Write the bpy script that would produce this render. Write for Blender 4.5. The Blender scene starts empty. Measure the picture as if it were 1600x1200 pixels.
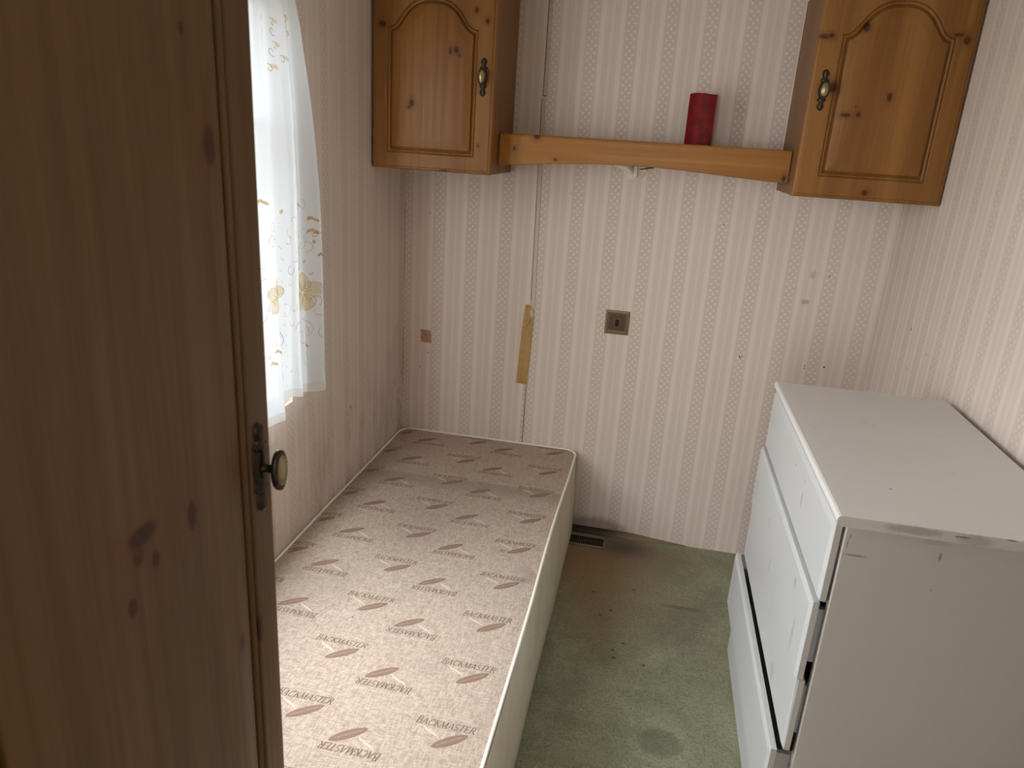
import bpy, bmesh, math, random
import numpy as np
from mathutils import Matrix, Vector

random.seed(7)
S = bpy.context.scene
COL = S.collection
W = 1.666            # room width
CEIL = 1.98
BACK_TO_FRONT = -3.0

# ------------------------------------------------------------------ camera
cam_d = bpy.data.cameras.new('camera')
cam = bpy.data.objects.new('camera', cam_d)
COL.objects.link(cam)
S.camera = cam
CM = [[0.9786069622358966, -0.16808962802151056, -0.11863511459521828],
      [0.1965326500177299, 0.9343113873945422, 0.29738384095625336],
      [0.06085499930522419, -0.31433757067279744, 0.9473587286361409]]
m = Matrix.Identity(4)
for r_ in range(3):
    m[r_][0] = CM[r_][0]
    m[r_][1] = CM[r_][2]
    m[r_][2] = -CM[r_][1]
    m[r_][3] = (0.90476, -2.60485, 1.45004)[r_]
cam.matrix_world = m
cam_d.sensor_fit = 'HORIZONTAL'
cam_d.sensor_width = 36.0
cam_d.lens = 1145.1 / 1600 * 36.0
cam_d.clip_start = 0.01
cam_d.dof.use_dof = True
cam_d.dof.focus_distance = 2.1
cam_d.dof.aperture_fstop = 9.0

# ------------------------------------------------------------------ light
world = bpy.data.worlds.new('overcast sky')
S.world = world
world.use_nodes = True
wn = world.node_tree
wn.nodes.clear()
w_out = wn.nodes.new('ShaderNodeOutputWorld')
w_bg = wn.nodes.new('ShaderNodeBackground')
w_geo = wn.nodes.new('ShaderNodeTexCoord')
w_sep = wn.nodes.new('ShaderNodeSeparateXYZ')
w_ramp = wn.nodes.new('ShaderNodeValToRGB')
w_map = wn.nodes.new('ShaderNodeMapRange')
w_map.inputs['From Min'].default_value = -0.35
w_map.inputs['From Max'].default_value = 0.95
wn.links.new(w_geo.outputs['Generated'], w_sep.inputs[0])
wn.links.new(w_sep.outputs['Z'], w_map.inputs['Value'])
wn.links.new(w_map.outputs[0], w_ramp.inputs[0])
w_ramp.color_ramp.elements[0].color = (0.30, 0.30, 0.28, 1)
w_ramp.color_ramp.elements[1].color = (1.05, 1.09, 1.14, 1)
wn.links.new(w_ramp.outputs[0], w_bg.inputs[0])
w_bg.inputs[1].default_value = 17.0
wn.links.new(w_bg.outputs[0], w_out.inputs[0])

# portal that guides the daylight through the window opening
WIN = dict(y0=-1.74, y1=-0.890, z0=0.75, z1=1.74)
pl = bpy.data.lights.new('window daylight portal', 'AREA')
pl.shape = 'RECTANGLE'
pl.size = WIN['z1'] - WIN['z0']
pl.size_y = WIN['y1'] - WIN['y0']
pl.cycles.is_portal = True
plo = bpy.data.objects.new('window_daylight_portal', pl)
plo.location = (-0.055, (WIN['y0'] + WIN['y1']) / 2, (WIN['z0'] + WIN['z1']) / 2)
plo.rotation_euler = (0, -math.pi / 2, 0)
COL.objects.link(plo)

# portal for a hall window added behind the camera as extra fill
ADDED_WIN = dict(x0=0.0, x1=0.72, z0=0.45, z1=1.93, y=-5.2)
p2 = bpy.data.lights.new('added hall window portal', 'AREA')
p2.shape = 'RECTANGLE'
p2.size = ADDED_WIN['x1'] - ADDED_WIN['x0']
p2.size_y = ADDED_WIN['z1'] - ADDED_WIN['z0']
p2.cycles.is_portal = True
p2o = bpy.data.objects.new('added_hall_window_portal', p2)
p2o.location = ((ADDED_WIN['x0'] + ADDED_WIN['x1']) / 2, ADDED_WIN['y'] - 0.055, (ADDED_WIN['z0'] + ADDED_WIN['z1']) / 2)
p2o.rotation_euler = (math.pi / 2, 0, 0)
COL.objects.link(p2o)

# hall lamp added for fill behind the camera (fixture built with the hall)
hl = bpy.data.lights.new('added hall fill lamp', 'AREA')
hl.shape = 'DISK'
hl.size = 0.30
hl.energy = 2
hl.color = (1.0, 0.93, 0.85)
hlo = bpy.data.objects.new('hall_fill_lamp', hl)
hlo.location = (0.95, -3.45, 1.90)
COL.objects.link(hlo)

S.view_settings.view_transform = 'Standard'
S.view_settings.look = 'None'
S.view_settings.gamma = 1.0
S.view_settings.use_curve_mapping = False
S.view_settings.exposure = 0.52

# ------------------------------------------------------------------ node helpers
class NT:
    def __init__(s, name):
        s.mat = bpy.data.materials.new(name)
        s.mat.use_nodes = True
        s.t = s.mat.node_tree
        s.t.nodes.clear()
        s.out = s.n('ShaderNodeOutputMaterial')
        s.b = s.n('ShaderNodeBsdfPrincipled')
        s.l(s.b.outputs[0], s.out.inputs[0])
        s.tc = s.n('ShaderNodeTexCoord')
        s.P = s.tc.outputs['Object']
    def n(s, k): return s.t.nodes.new(k)
    def l(s, a, b): s.t.links.new(a, b)
    def val(s, x, sock):
        if isinstance(x, (int, float)): sock.default_value = x
        elif isinstance(x, (tuple, list)):
            v = tuple(x)
            if len(sock.default_value) == 4 and len(v) == 3: v = v + (1,)
            sock.default_value = v
        else: s.l(x, sock)
    def m(s, op, a, b=0.0, c=0.0, clamp=False):
        n = s.n('ShaderNodeMath'); n.operation = op; n.use_clamp = clamp
        s.val(a, n.inputs[0]); s.val(b, n.inputs[1]); s.val(c, n.inputs[2])
        return n.outputs[0]
    def vm(s, op, a, b=(0, 0, 0)):
        n = s.n('ShaderNodeVectorMath'); n.operation = op
        s.val(a, n.inputs[0]); s.val(b, n.inputs[1])
        return n.outputs['Value'] if op in ('LENGTH', 'DOT_PRODUCT') else n.outputs[0]
    def xyz(s):
        n = s.n('ShaderNodeSeparateXYZ'); s.l(s.P, n.inputs[0]); return n.outputs
    def ss(s, v, a, b, lo=0.0, hi=1.0):     # smooth step from a to b
        n = s.n('ShaderNodeMapRange'); n.interpolation_type = 'SMOOTHSTEP'
        s.val(v, n.inputs[0]); s.val(a, n.inputs[1]); s.val(b, n.inputs[2]); s.val(lo, n.inputs[3]); s.val(hi, n.inputs[4])
        return n.outputs[0]
    def noise(s, scale, detail=3, rough=0.5, vec=None, stretch=None, dist=0.0):
        v = vec if vec is not None else s.P
        if stretch: v = s.vm('MULTIPLY', v, stretch)
        n = s.n('ShaderNodeTexNoise'); s.l(v, n.inputs['Vector'])
        n.inputs['Scale'].default_value = scale; n.inputs['Detail'].default_value = detail
        n.inputs['Roughness'].default_value = rough; n.inputs['Distortion'].default_value = dist
        return n.outputs[0]
    def mix(s, f, a, b, mode='MIX'):
        n = s.n('ShaderNodeMix'); n.data_type = 'RGBA'; n.blend_type = mode
        s.val(f, n.inputs[0]); s.val(a, n.inputs[6]); s.val(b, n.inputs[7])
        return n.outputs[2]
    def bump(s, h, strength=0.3, dist=0.002):
        n = s.n('ShaderNodeBump'); n.inputs['Strength'].default_value = strength
        n.inputs['Distance'].default_value = dist; s.l(h, n.inputs['Height'])
        s.l(n.outputs[0], s.b.inputs['Normal']); return n
    def spot(s, c, r, soft=0.5, wob=0.0, wn_=None):   # soft ellipsoid mask (1 inside)
        d = s.vm('LENGTH', s.vm('MULTIPLY', s.vm('SUBTRACT', s.P, c), tuple(1.0 / q for q in r)))
        if wn_ is not None: d = s.m('ADD', d, s.m('MULTIPLY', s.m('SUBTRACT', wn_, 0.5), wob))
        return s.ss(d, 1.0 - soft, 1.0 + soft * 0.3, 1.0, 0.0)
    def box(s, lo, hi, e=0.0006):
        o = s.xyz(); r = None
        for i in range(3):
            if lo[i] is None: continue
            a = s.m('MULTIPLY', s.ss(o[i], lo[i] - e, lo[i] + e), s.ss(o[i], hi[i] - e, hi[i] + e, 1.0, 0.0))
            r = a if r is None else s.m('MULTIPLY', r, a)
        return r
    def fin(s, col, rough=0.5, spec=0.5, metal=0.0):
        s.val(col, s.b.inputs['Base Color']); s.val(rough, s.b.inputs['Roughness'])
        s.val(metal, s.b.inputs['Metallic']); s.b.inputs['Specular IOR Level'].default_value = spec
        return s.mat

def plain(name, col, rough=0.5, spec=0.5, metal=0.0, nz=0.06, scale=30, bump=0.0):
    t = NT(name)
    f = t.noise(scale, 4, 0.6)
    c = t.mix(f, tuple(x * (1 - nz) for x in col), tuple(min(1, x * (1 + nz)) for x in col))
    if bump: t.bump(f, bump, 0.001)
    return t.fin(c, rough, spec, metal)

# ------------------------------------------------------------------ mesh helpers
def link(name, me, mats, parent=None, smooth=False):
    o = bpy.data.objects.new(name, me)
    for mt in (mats if isinstance(mats, (list, tuple)) else [mats]): me.materials.append(mt)
    COL.objects.link(o)
    if parent is not None: o.parent = parent
    if smooth:
        me.polygons.foreach_set('use_smooth', [True] * len(me.polygons))
    return o

class MB:
    """collects geometry in world coordinates; build() shifts it to the thing's base"""
    def __init__(s): s.v = []; s.f = []; s.mi = []; s.sm = []
    def add(s, vs, fs, mi=0, sm=False):
        k = len(s.v); s.v += [tuple(map(float, p)) for p in vs]
        s.f += [tuple(k + i for i in f) for f in fs]; s.mi += [mi] * len(fs); s.sm += [sm] * len(fs)
        return s
    def box(s, lo, hi, bev=0.0, mi=0, seg=2):
        bm = bmesh.new(); bmesh.ops.create_cube(bm, size=1)
        for v in bm.verts:
            v.co = Vector([(lo[i] + hi[i]) / 2 + v.co[i] * (hi[i] - lo[i]) for i in range(3)])
        if bev: bmesh.ops.bevel(bm, geom=bm.edges[:], offset=bev, segments=seg, affect='EDGES', profile=0.5)
        bm.verts.index_update()
        s.add([v.co[:] for v in bm.verts], [[v.index for v in f.verts] for f in bm.faces], mi)
        bm.free(); return s
    def grid(s, rows, mi=0, sm=True, closeu=False, flip=False):
        n = len(rows); w = len(rows[0]); fs = []
        for i in range(n - 1):
            for j in range(w if closeu else w - 1):
                a, b = i * w + j, i * w + (j + 1) % w
                q = (a, b, b + w, a + w); fs.append(q[::-1] if flip else q)
        return s.add([p for r in rows for p in r], fs, mi, sm)
    def tube(s, pts, r, n=8, mi=0, closed=False):
        pts = [Vector(p) for p in pts]; rows = []
        L = len(pts); up = Vector((0, 0, 1))
        for i, p in enumerate(pts):
            a = pts[(i - 1) % L] if closed or i > 0 else p
            b = pts[(i + 1) % L] if closed or i < L - 1 else p
            t = (b - a).normalized()
            if abs(t.dot(up)) > 0.95: x = t.cross(Vector((1, 0, 0))).normalized()
            else: x = t.cross(up).normalized()
            y = x.cross(t)
            rr = r[i] if isinstance(r, (list, tuple)) else r
            rows.append([p + x * rr * math.cos(2 * math.pi * k / n) + y * rr * math.sin(2 * math.pi * k / n) for k in range(n)])
        if closed: rows.append(rows[0])
        s.grid(rows, mi, True, closeu=True)
        if not closed:
            k = len(s.v) - len(rows) * n
            s.f.append(tuple(range(k, k + n))[::-1]); s.mi.append(mi); s.sm.append(False)
            e = len(s.v) - n
            s.f.append(tuple(range(e, e + n))); s.mi.append(mi); s.sm.append(False)
        return s
    def lathe(s, c, prof, n=32, axis='z', sx=1.0, sy=1.0, mi=0, rot=0.0):
        """prof: (radius, height along axis)"""
        rows = []
        for r, h in prof:
            row = []
            for k in range(n):
                a = 2 * math.pi * k / n + rot
                u, v = r * sx * math.cos(a), r * sy * math.sin(a)
                if axis == 'z': p = (c[0] + u, c[1] + v, c[2] + h)
                elif axis == 'y': p = (c[0] + u, c[1] - h, c[2] + v)     # grows towards -y
                else: p = (c[0] + h, c[1] + u, c[2] + v)                 # grows towards +x
                row.append(p)
            rows.append(row)
        return s.grid(rows, mi, True, closeu=True)
    def build(s, name, mats, parent=None, base=None):
        b = Vector(base) if base is not None else (parent_base(parent) if parent else Vector((0, 0, 0)))
        me = bpy.data.meshes.new(name)
        me.from_pydata([tuple(Vector(p) - b) for p in s.v], [], s.f)
        me.polygons.foreach_set('material_index', s.mi)
        me.polygons.foreach_set('use_smooth', s.sm)
        bm = bmesh.new(); bm.from_mesh(me)
        bmesh.ops.remove_doubles(bm, verts=bm.verts, dist=1e-6)
        bmesh.ops.recalc_face_normals(bm, faces=bm.faces) if not getattr(s, 'keep', False) else None
        bm.to_mesh(me); bm.free(); me.update()
        o = link(name, me, mats, parent)
        if parent is None and base is not None: o.location = b
        return o

def parent_base(p):
    v = Vector((0, 0, 0))
    while p is not None:
        v = v + Vector(p.location); p = p.parent
    return v

def thing(name, label, cat, loc, group=None):
    o = bpy.data.objects.new(name, None); o.empty_display_size = 0.05
    COL.objects.link(o); o.location = loc
    o['label'] = label; o['category'] = cat
    if group: o['group'] = group
    return o
def tag(o, label, cat, group=None):
    o['label'] = label; o['category'] = cat
    if group: o['group'] = group
    return o
def struct(o): o['kind'] = 'structure'; return o

# ------------------------------------------------------------------ materials
def wallpaper(name, ax, phase, T=0.1239, con=0.85, latk=0.62, mould=False, marks=(), cracks=()):
    t = NT(name); o = t.xyz(); u, z = o[ax], o[2]
    q = t.m('FRACT', t.m('ADD', t.m('DIVIDE', t.m('SUBTRACT', u, phase), T), 0.5))
    q = t.m('SUBTRACT', q, 0.5)
    us = t.m('MULTIPLY', q, T)                      # signed distance to the lattice band
    a = t.m('ABSOLUTE', us)
    # lattice of staggered dots
    cx = t.m('COSINE', t.m('MULTIPLY', us, 2 * math.pi / 0.0210))
    cz = t.m('COSINE', t.m('MULTIPLY', z, 2 * math.pi / 0.0230))
    dots = t.ss(t.m('MULTIPLY', cx, cz), 0.18, 0.62)
    inband = t.ss(a, 0.0150, 0.0170, 1.0, 0.0)
    lat = t.m('MULTIPLY', dots, inband)
    edge = t.m('MULTIPLY', t.ss(a, 0.0180, 0.0190), t.ss(a, 0.0205, 0.0215, 1.0, 0.0))
    pale = t.m('MULTIPLY', t.ss(a, 0.0225, 0.0240), t.ss(a, 0.0370, 0.0400, 1.0, 0.0))
    # fine ribbing inside the pale stripe
    rib = t.ss(t.m('COSINE', t.m('MULTIPLY', a, 2 * math.pi / 0.0052)), -0.9, 0.3, 0.72, 1.0)
    pale = t.m('MULTIPLY', pale, rib)
    line = t.m('MULTIPLY', t.ss(a, 0.0425, 0.0432), t.ss(a, 0.0440, 0.0447, 1.0, 0.0))
    d2 = t.m('SUBTRACT', T / 2, a)
    beads = t.ss(t.m('COSINE', t.m('MULTIPLY', z, 2 * math.pi / 0.009)), -0.4, 0.5, 0.35, 1.0)
    chain = t.m('MULTIPLY', t.ss(d2, 0.0040, 0.0052, 1.0, 0.0), beads)
    lightm = t.m('MAXIMUM', t.m('MULTIPLY', lat, latk), t.m('MULTIPLY', pale, 0.70))
    lightm = t.m('MAXIMUM', lightm, t.m('MULTIPLY', chain, 0.60))  # bead chain, lightened in colour to carry its satin glint
    lightm = t.m('MAXIMUM', lightm, t.m('MULTIPLY', line, 0.3))
    lightm = t.m('MULTIPLY', lightm, con)
    base = t.mix(t.noise(2.2, 4, 0.6), (0.700, 0.598, 0.525), (0.735, 0.632, 0.560))
    base = t.mix(t.m('MULTIPLY', t.noise(220, 2, 0.6, stretch=(1, 1, 0.25)), 0.20), base, (0.44, 0.35, 0.29))
    base = t.mix(t.m('MULTIPLY', t.m('MULTIPLY', inband, t.m('SUBTRACT', 1.0, dots)), 0.20), base, (0.44, 0.35, 0.295))
    base = t.mix(t.m('MULTIPLY', edge, 0.18), base, (0.40, 0.32, 0.27))
    col = t.mix(lightm, base, (0.810, 0.735, 0.665))
    if mould:
        low = t.m('MULTIPLY', t.ss(z, 0.35, 0.85, 1.0, 0.0), t.ss(t.noise(9, 5, 0.7, stretch=(1, 1, 0.35)), 0.42, 0.75))
        col = t.mix(t.m('MULTIPLY', low, 0.55), col, (0.25, 0.17, 0.11))
        sp = t.m('MULTIPLY', t.ss(t.noise(150, 2, 0.5, stretch=(1, 1, 0.3)), 0.70, 0.76), t.ss(z, 0.4, 1.0, 1.0, 0.0))
        col = t.mix(t.m('MULTIPLY', sp, 0.6), col, (0.12, 0.08, 0.05))
        corner = t.m('MULTIPLY', t.ss(o[1], -0.22, -0.01), t.ss(z, 0.55, 0.95, 1.0, 0.0))
        col = t.mix(t.m('MULTIPLY', t.m('MULTIPLY', corner, t.ss(t.noise(14, 4, 0.7), 0.40, 0.7)), 0.5), col, (0.2, 0.14, 0.09))
    for (c, r, k, cc) in marks:
        col = t.mix(t.m('MULTIPLY', t.spot(c, r, 0.35, 0.5, t.noise(160, 3)), k), col, cc)
    for (lo, hi, k) in cracks:
        col = t.mix(t.m('MULTIPLY', t.box(lo, hi, 0.0009), k), col, (0.10, 0.07, 0.05))
    h = t.m('ADD', lightm, t.m('MULTIPLY', t.noise(500, 2), 0.25))
    t.bump(h, 0.22, 0.0006)
    rough = t.ss(lightm, 0.0, 1.0, 0.62, 0.34)
    return t.fin(col, rough, 0.45)

BR = (0.28, 0.20, 0.13); DK = (0.02, 0.012, 0.01)
M_WALL_B = wallpaper('striped wallpaper back', 0, 0.1315, marks=[
    ((1.244, 0, .777), (.0022, .02, .004), 1, DK), ((1.249, 0, .772), (.0022, .02, .003), 1, DK), ((1.252, 0, .779), (.0018, .02, .003), 1, DK),
    ((1.466, 0, .770), (.002, .02, .003), 1, DK), ((1.466, 0, .761), (.002, .02, .003), 1, DK), ((1.530, 0, .772), (.0035, .02, .004), 1, DK),
    ((1.428, 0, .992), (.014, .02, .009), .6, BR), ((1.436, 0, 1.084), (.011, .02, .015), .35, BR), ((1.489, 0, 1.085), (.003, .02, .004), .7, DK),
    ((0.10, 0, .66), (.002, .02, .003), .9, DK), ((0.07, 0, .60), (.002, .02, .006), .8, DK), ((0.985, 0, .70), (.002, .02, .003), .7, DK),
    ((0.095, 0, 1.185), (.002, .02, .003), .8, DK), ((1.125, 0, 1.225), (.002, .02, .003), .7, DK), ((0.60, 0, 1.29), (.0018, .02, .003), .7, DK),
    ((0.80, 0, 0.0), (.16, .05, .075), .55, (0.10, 0.06, 0.035))],
    cracks=[((0.0, None, .93), (0.0018, None, 1.22), .75), ((0.0, None, .52), (0.0016, None, .75), .75)])
M_WALL_L = wallpaper('striped wallpaper left', 1, -0.040, mould=True, con=0.35,
    marks=[((0, -0.505, .60), (.02, .004, .008), .9, DK)])
M_WALL_R = wallpaper('striped wallpaper right', 1, -0.060, con=0.7, latk=0.35,
    marks=[((W, -.33, 1.0), (.02, .004, .006), .9, DK), ((W, -.37, .89), (.02, .003, .008), .6, DK), ((W, -.49, .965), (.02, .003, .003), .7, DK)],
    cracks=[((None, -0.0018, .85), (None, 0.0, 1.10), .7)])

def wood(name, c1=(0.290, 0.132, 0.033), c2=(0.140, 0.052, 0.010), knots=(), rough=0.36, axis=2, tint=None, streak=1.0, wall=1, seed=0.0):
    """pine foil, grain along the given axis; knots: (centre, radii)"""
    t = NT(name)
    st = [9.0, 9.0, 9.0]; st[axis] = 0.55
    off = t.vm('ADD', t.P, (seed, seed * 0.7, seed * 1.3))
    g1 = t.noise(1.6, 5, 0.55, vec=off, stretch=tuple(st), dist=0.6)
    st2 = [60.0, 60.0, 60.0]; st2[axis] = 1.2
    g2 = t.noise(1.8, 3, 0.6, vec=off, stretch=tuple(st2))
    g3 = t.noise(1.2, 2, 0.5, vec=off)
    f = t.ss(t.m('ADD', t.m('MULTIPLY', g1, 0.75), t.m('MULTIPLY', g2, 0.25)), 0.32, 0.68)
    col = t.mix(t.m('MULTIPLY', f, 0.75 * streak), c1, c2)
    col = t.mix(t.ss(g3, 0.35, 0.7, 0.0, 0.35), col, tuple(min(1, q * 1.18) for q in c1))
    nz = t.noise(45, 3)
    for (c, r) in knots:
        halo = t.spot(c, tuple(q * 2.3 for q in r), 0.85, 0.5, nz)
        col = t.mix(t.m('MULTIPLY', halo, 0.55), col, (0.15, 0.052, 0.012))
        core = t.spot(c, r, 0.45, 0.5, nz)
        col = t.mix(t.m('MULTIPLY', core, 0.88), col, (0.045, 0.013, 0.004))
    if tint: col = t.mix(tint[0], col, tint[1])
    t.bump(t.m('ADD', g2, t.m('MULTIPLY', t.noise(700, 1), 0.3)), 0.10, 0.0005)
    return t.fin(col, t.ss(g2, 0.3, 0.7, rough - 0.03, rough + 0.07), 0.26)

M_PINE = wood('pine foil')
M_PINE_H = wood('pine foil shelf', axis=0, seed=2.0, c1=(0.44, 0.235, 0.085), c2=(0.30, 0.145, 0.045),
                knots=[((0.035, -.21, 1.425), (.006, .06, .006)), ((0.105, -.21, 1.466), (.012, .06, .007)),
                       ((0.168, -.21, 1.398), (.007, .06, .004)), ((0.865, -.21, 1.400), (.008, .06, .010))])
M_BRONZE = plain('dark bronze', (0.055, 0.040, 0.030), 0.38, 0.5, 0.85, 0.5, 180, 0.2)
M_BRASS = plain('worn brass', (0.32, 0.255, 0.14), 0.30, 0.5, 1.0, 0.25, 120)
M_BRASS_D = plain('tarnished brass', (0.105, 0.062, 0.034), 0.50, 0.3, 0.3, 0.35, 160)
M_BRASS_L = plain('pale antique brass', (0.24, 0.18, 0.10), 0.48, 0.4, 0.6, 0.25, 160)
M_BLACK = plain('black plastic', (0.010, 0.010, 0.012), 0.55, 0.15)
M_DARK = plain('dark gap', (0.012, 0.011, 0.010), 0.9)
M_WHITE_IN = plain('greyed drawer side', (0.36, 0.34, 0.31), 0.6, 0.3, 0, 0.08, 8)
M_CREAM = plain('cream plastic', (0.82, 0.76, 0.64), 0.38)
M_WHITEPL = plain('white plastic', (0.75, 0.75, 0.74), 0.4)
M_FRAME = plain('white window frame', (0.75, 0.75, 0.73), 0.35)
M_CEIL = plain('off white ceiling board', (0.80, 0.78, 0.74), 0.7)

# ------------------------------------------------------------------ room shell
def carpet():
    t = NT('worn green carpet'); o = t.xyz()
    n1 = t.noise(7, 5, 0.65); n2 = t.noise(420, 3, 0.7); n3 = t.noise(38, 4, 0.7)
    col = t.mix(t.ss(n1, 0.3, 0.7), (0.335, 0.350, 0.215), (0.500, 0.510, 0.335))
    col = t.mix(t.ss(n3, 0.35, 0.75, 0, 0.35), col, (0.20, 0.205, 0.125))
    def stain(c, r, k, cc, soft=0.9, wob=0.5):
        nonlocal col
        col = t.mix(t.m('MULTIPLY', t.spot(c, r, soft, wob, t.noise(9, 4, 0.6)), k), col, cc)
    stain((0.83, -0.20, 0), (.25, .22, .1), 1.0, (0.42, 0.225, 0.115))
    stain((0.86, -0.42, 0), (.16, .36, .1), 0.75, (0.38, 0.240, 0.100))
    stain((1.02, -0.12, 0), (.26, .12, .1), 0.85, (0.36, 0.26, 0.16))
    stain((1.00, -0.40, 0), (.20, .24, .1), 0.60, (0.42, 0.345, 0.20))
    stain((1.14, -0.52, 0), (.14, .14, .1), 0.40, (0.215, 0.185, 0.110))
    stain((0.93, -0.085, 0), (.11, .085, .1), 0.75, (0.075, 0.045, 0.025))
    stain((1.069, -1.036, 0), (.062, .055, .1), 0.45, (0.09, 0.095, 0.055), 0.3, 0.3)
    stain((1.14, -0.42, 0), (.09, .012, .1), 0.5, (0.11, 0.10, 0.06), 0.6, 0.5)
    for c in ((0.905, -.50), (0.955, -.66), (0.925, -.70), (0.93, -.735), (1.02, -.745), (0.975, -.36), (0.84, -.41), (0.875, -.535)):
        stain((c[0], c[1], 0), (.007, .006, .02), 0.7, (0.035, 0.035, 0.02), 0.4, 0.8)
    # thin seam between the laid piece and the strip along the wall
    sy = t.m('ADD', t.m('MULTIPLY', o[0], -0.035), -0.268)
    d = t.m('ABSOLUTE', t.m('SUBTRACT', o[1], sy))
    seam = t.m('MULTIPLY', t.ss(d, 0.0012, 0.0030, 1.0, 0.0), t.ss(o[0], 0.85, 0.89))
    col = t.mix(t.m('MULTIPLY', seam, 0.45), col, (0.42, 0.39, 0.27))
    tuft = t.noise(130, 3, 0.75)
    col = t.mix(t.ss(t.m('ADD', t.m('MULTIPLY', n2, .4), t.m('MULTIPLY', tuft, .6)), 0.42, 0.66, 0.0, 0.60), col, (0.09, 0.095, 0.055))
    h = t.m('ADD', t.m('MULTIPLY', n2, 0.5), t.m('ADD', t.m('MULTIPLY', tuft, 0.9), t.m('MULTIPLY', n3, 0.8)))
    t.bump(h, 1.0, 0.007)
    t.b.inputs['Sheen Weight'].default_value = 0.15
    return t.fin(col, 0.95, 0.15)
M_CARPET = carpet()
struct(MB().box((-0.06, -5.2, -0.05), (W + 0.06, 0.06, 0.0)).build('floor', M_CARPET))
struct(MB().box((-0.06, -5.2, CEIL), (W + 0.06, 0.06, CEIL + 0.05)).build('ceiling', M_CEIL))
struct(MB().box((-0.06, 0.0, 0.0), (W + 0.06, 0.06, CEIL)).build('wall_back', M_WALL_B))
struct(MB().box((W, -5.2, 0.0), (W + 0.06, 0.0, CEIL)).build('wall_right', M_WALL_R))
wl = MB()
wl.box((-0.06, WIN['y1'], 0), (0, 0.0, CEIL)); wl.box((-0.06, -5.2, 0), (0, WIN['y0'], CEIL))
wl.box((-0.06, WIN['y0'], 0), (0, WIN['y1'], WIN['z0'])); wl.box((-0.06, WIN['y0'], WIN['z1']), (0, WIN['y1'], CEIL))
struct(wl.build('wall_left', M_WALL_L))
wf = MB()
wf.box((0, -3.04, 0), (0.30, -3.0, CEIL)); wf.box((1.02, -3.04, 0), (W, -3.0, CEIL)); wf.box((0.30, -3.04, 1.92), (1.02, -3.0, CEIL))
struct(wf.build('wall_front', M_CEIL))
wh = MB(); q = ADDED_WIN
wh.box((-0.06, -5.26, 0), (q['x0'], -5.2, CEIL)); wh.box((q['x1'], -5.26, 0), (W + 0.06, -5.2, CEIL))
wh.box((q['x0'], -5.26, 0), (q['x1'], -5.2, q['z0'])); wh.box((q['x0'], -5.26, q['z1']), (q['x1'], -5.2, CEIL))
struct(wh.build('wall_hall', M_CEIL))
w2 = MB(); f_ = 0.04  # frame of the added hall window, there to brighten the back wall
w2.box((q['x0'], -5.25, q['z0']), (q['x0'] + f_, -5.21, q['z1']), .003); w2.box((q['x1'] - f_, -5.25, q['z0']), (q['x1'], -5.21, q['z1']), .003)
w2.box((q['x0'] + f_, -5.25, q['z0']), (q['x1'] - f_, -5.21, q['z0'] + f_), .003); w2.box((q['x0'] + f_, -5.25, q['z1'] - f_), (q['x1'] - f_, -5.21, q['z1']), .003)
w2o = struct(w2.build('added_hall_window', M_FRAME))

# window in the left wall
wf = MB(); y0, y1, z0, z1 = WIN['y0'], WIN['y1'], WIN['z0'], WIN['z1']; fw = 0.035
wf.box((-0.05, y0, z0), (-0.012, y0 + fw, z1), 0.003); wf.box((-0.05, y1 - fw, z0), (-0.012, y1, z1), 0.003)
wf.box((-0.05, y0 + fw, z0), (-0.012, y1 - fw, z0 + fw), 0.003); wf.box((-0.05, y0 + fw, z1 - fw), (-0.012, y1 - fw, z1), 0.003)
wf.box((-0.048, y0 + fw, 1.44), (-0.014, y1 - fw, 1.465), 0.002)
wfo = struct(wf.build('window_1', M_FRAME))
tg = NT('window glass')
gl = tg.n('ShaderNodeBsdfTransparent'); gg = tg.n('ShaderNodeBsdfGlossy'); gg.inputs['Roughness'].default_value = 0.02
mx = tg.n('ShaderNodeMixShader'); mx.inputs[0].default_value = 0.05
tg.l(gl.outputs[0], mx.inputs[1]); tg.l(gg.outputs[0], mx.inputs[2]); tg.l(mx.outputs[0], tg.out.inputs[0])
MB().box((-0.034, y0 + fw, z0 + fw), (-0.030, y1 - fw, z1 - fw)).build('window_pane', tg.mat, wfo)

# wallpapered cover strips over the panel joint of the back wall
def strip(name, x0a, x1a, za, x0b, x1b, zb, mat, th=0.0035):
    v = []
    for y in (0.0, -th):
        e = 0.0015 if y else 0
        v += [(x0a + e, y, za), (x1a - e, y, za), (x1b - e, y, zb), (x0b + e, y, zb)]
    f = [(4, 5, 6, 7), (0, 1, 5, 4), (1, 2, 6, 5), (2, 3, 7, 6), (3, 0, 4, 7), (0, 3, 2, 1)]
    return struct(MB().add(v, f).build(name, mat))
def strip_mat():
    t = NT('wallpapered cover strip'); o = t.xyz()
    b = t.ss(t.m('COSINE', t.m('MULTIPLY', o[2], 2 * math.pi / 0.022)), 0.2, 0.9)
    c = t.m('MULTIPLY', b, t.ss(o[2], 0.55, 0.62, 0.8, 0.12))
    col = t.mix(c, (0.60, 0.50, 0.43), (0.74, 0.66, 0.59))
    return t.fin(col, 0.5, 0.4)
M_STRIP = strip_mat()
strip('trim_1', 0.4795, 0.4925, 1.603, 0.4790, 0.4910, CEIL, M_STRIP)
strip('trim_2', 0.4880, 0.5040, 0.872, 0.4760, 0.4900, 1.592, M_STRIP)
strip('trim_3', 0.4790, 0.4900, 0.300, 0.4800, 0.4910, 0.580, M_STRIP)
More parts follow.
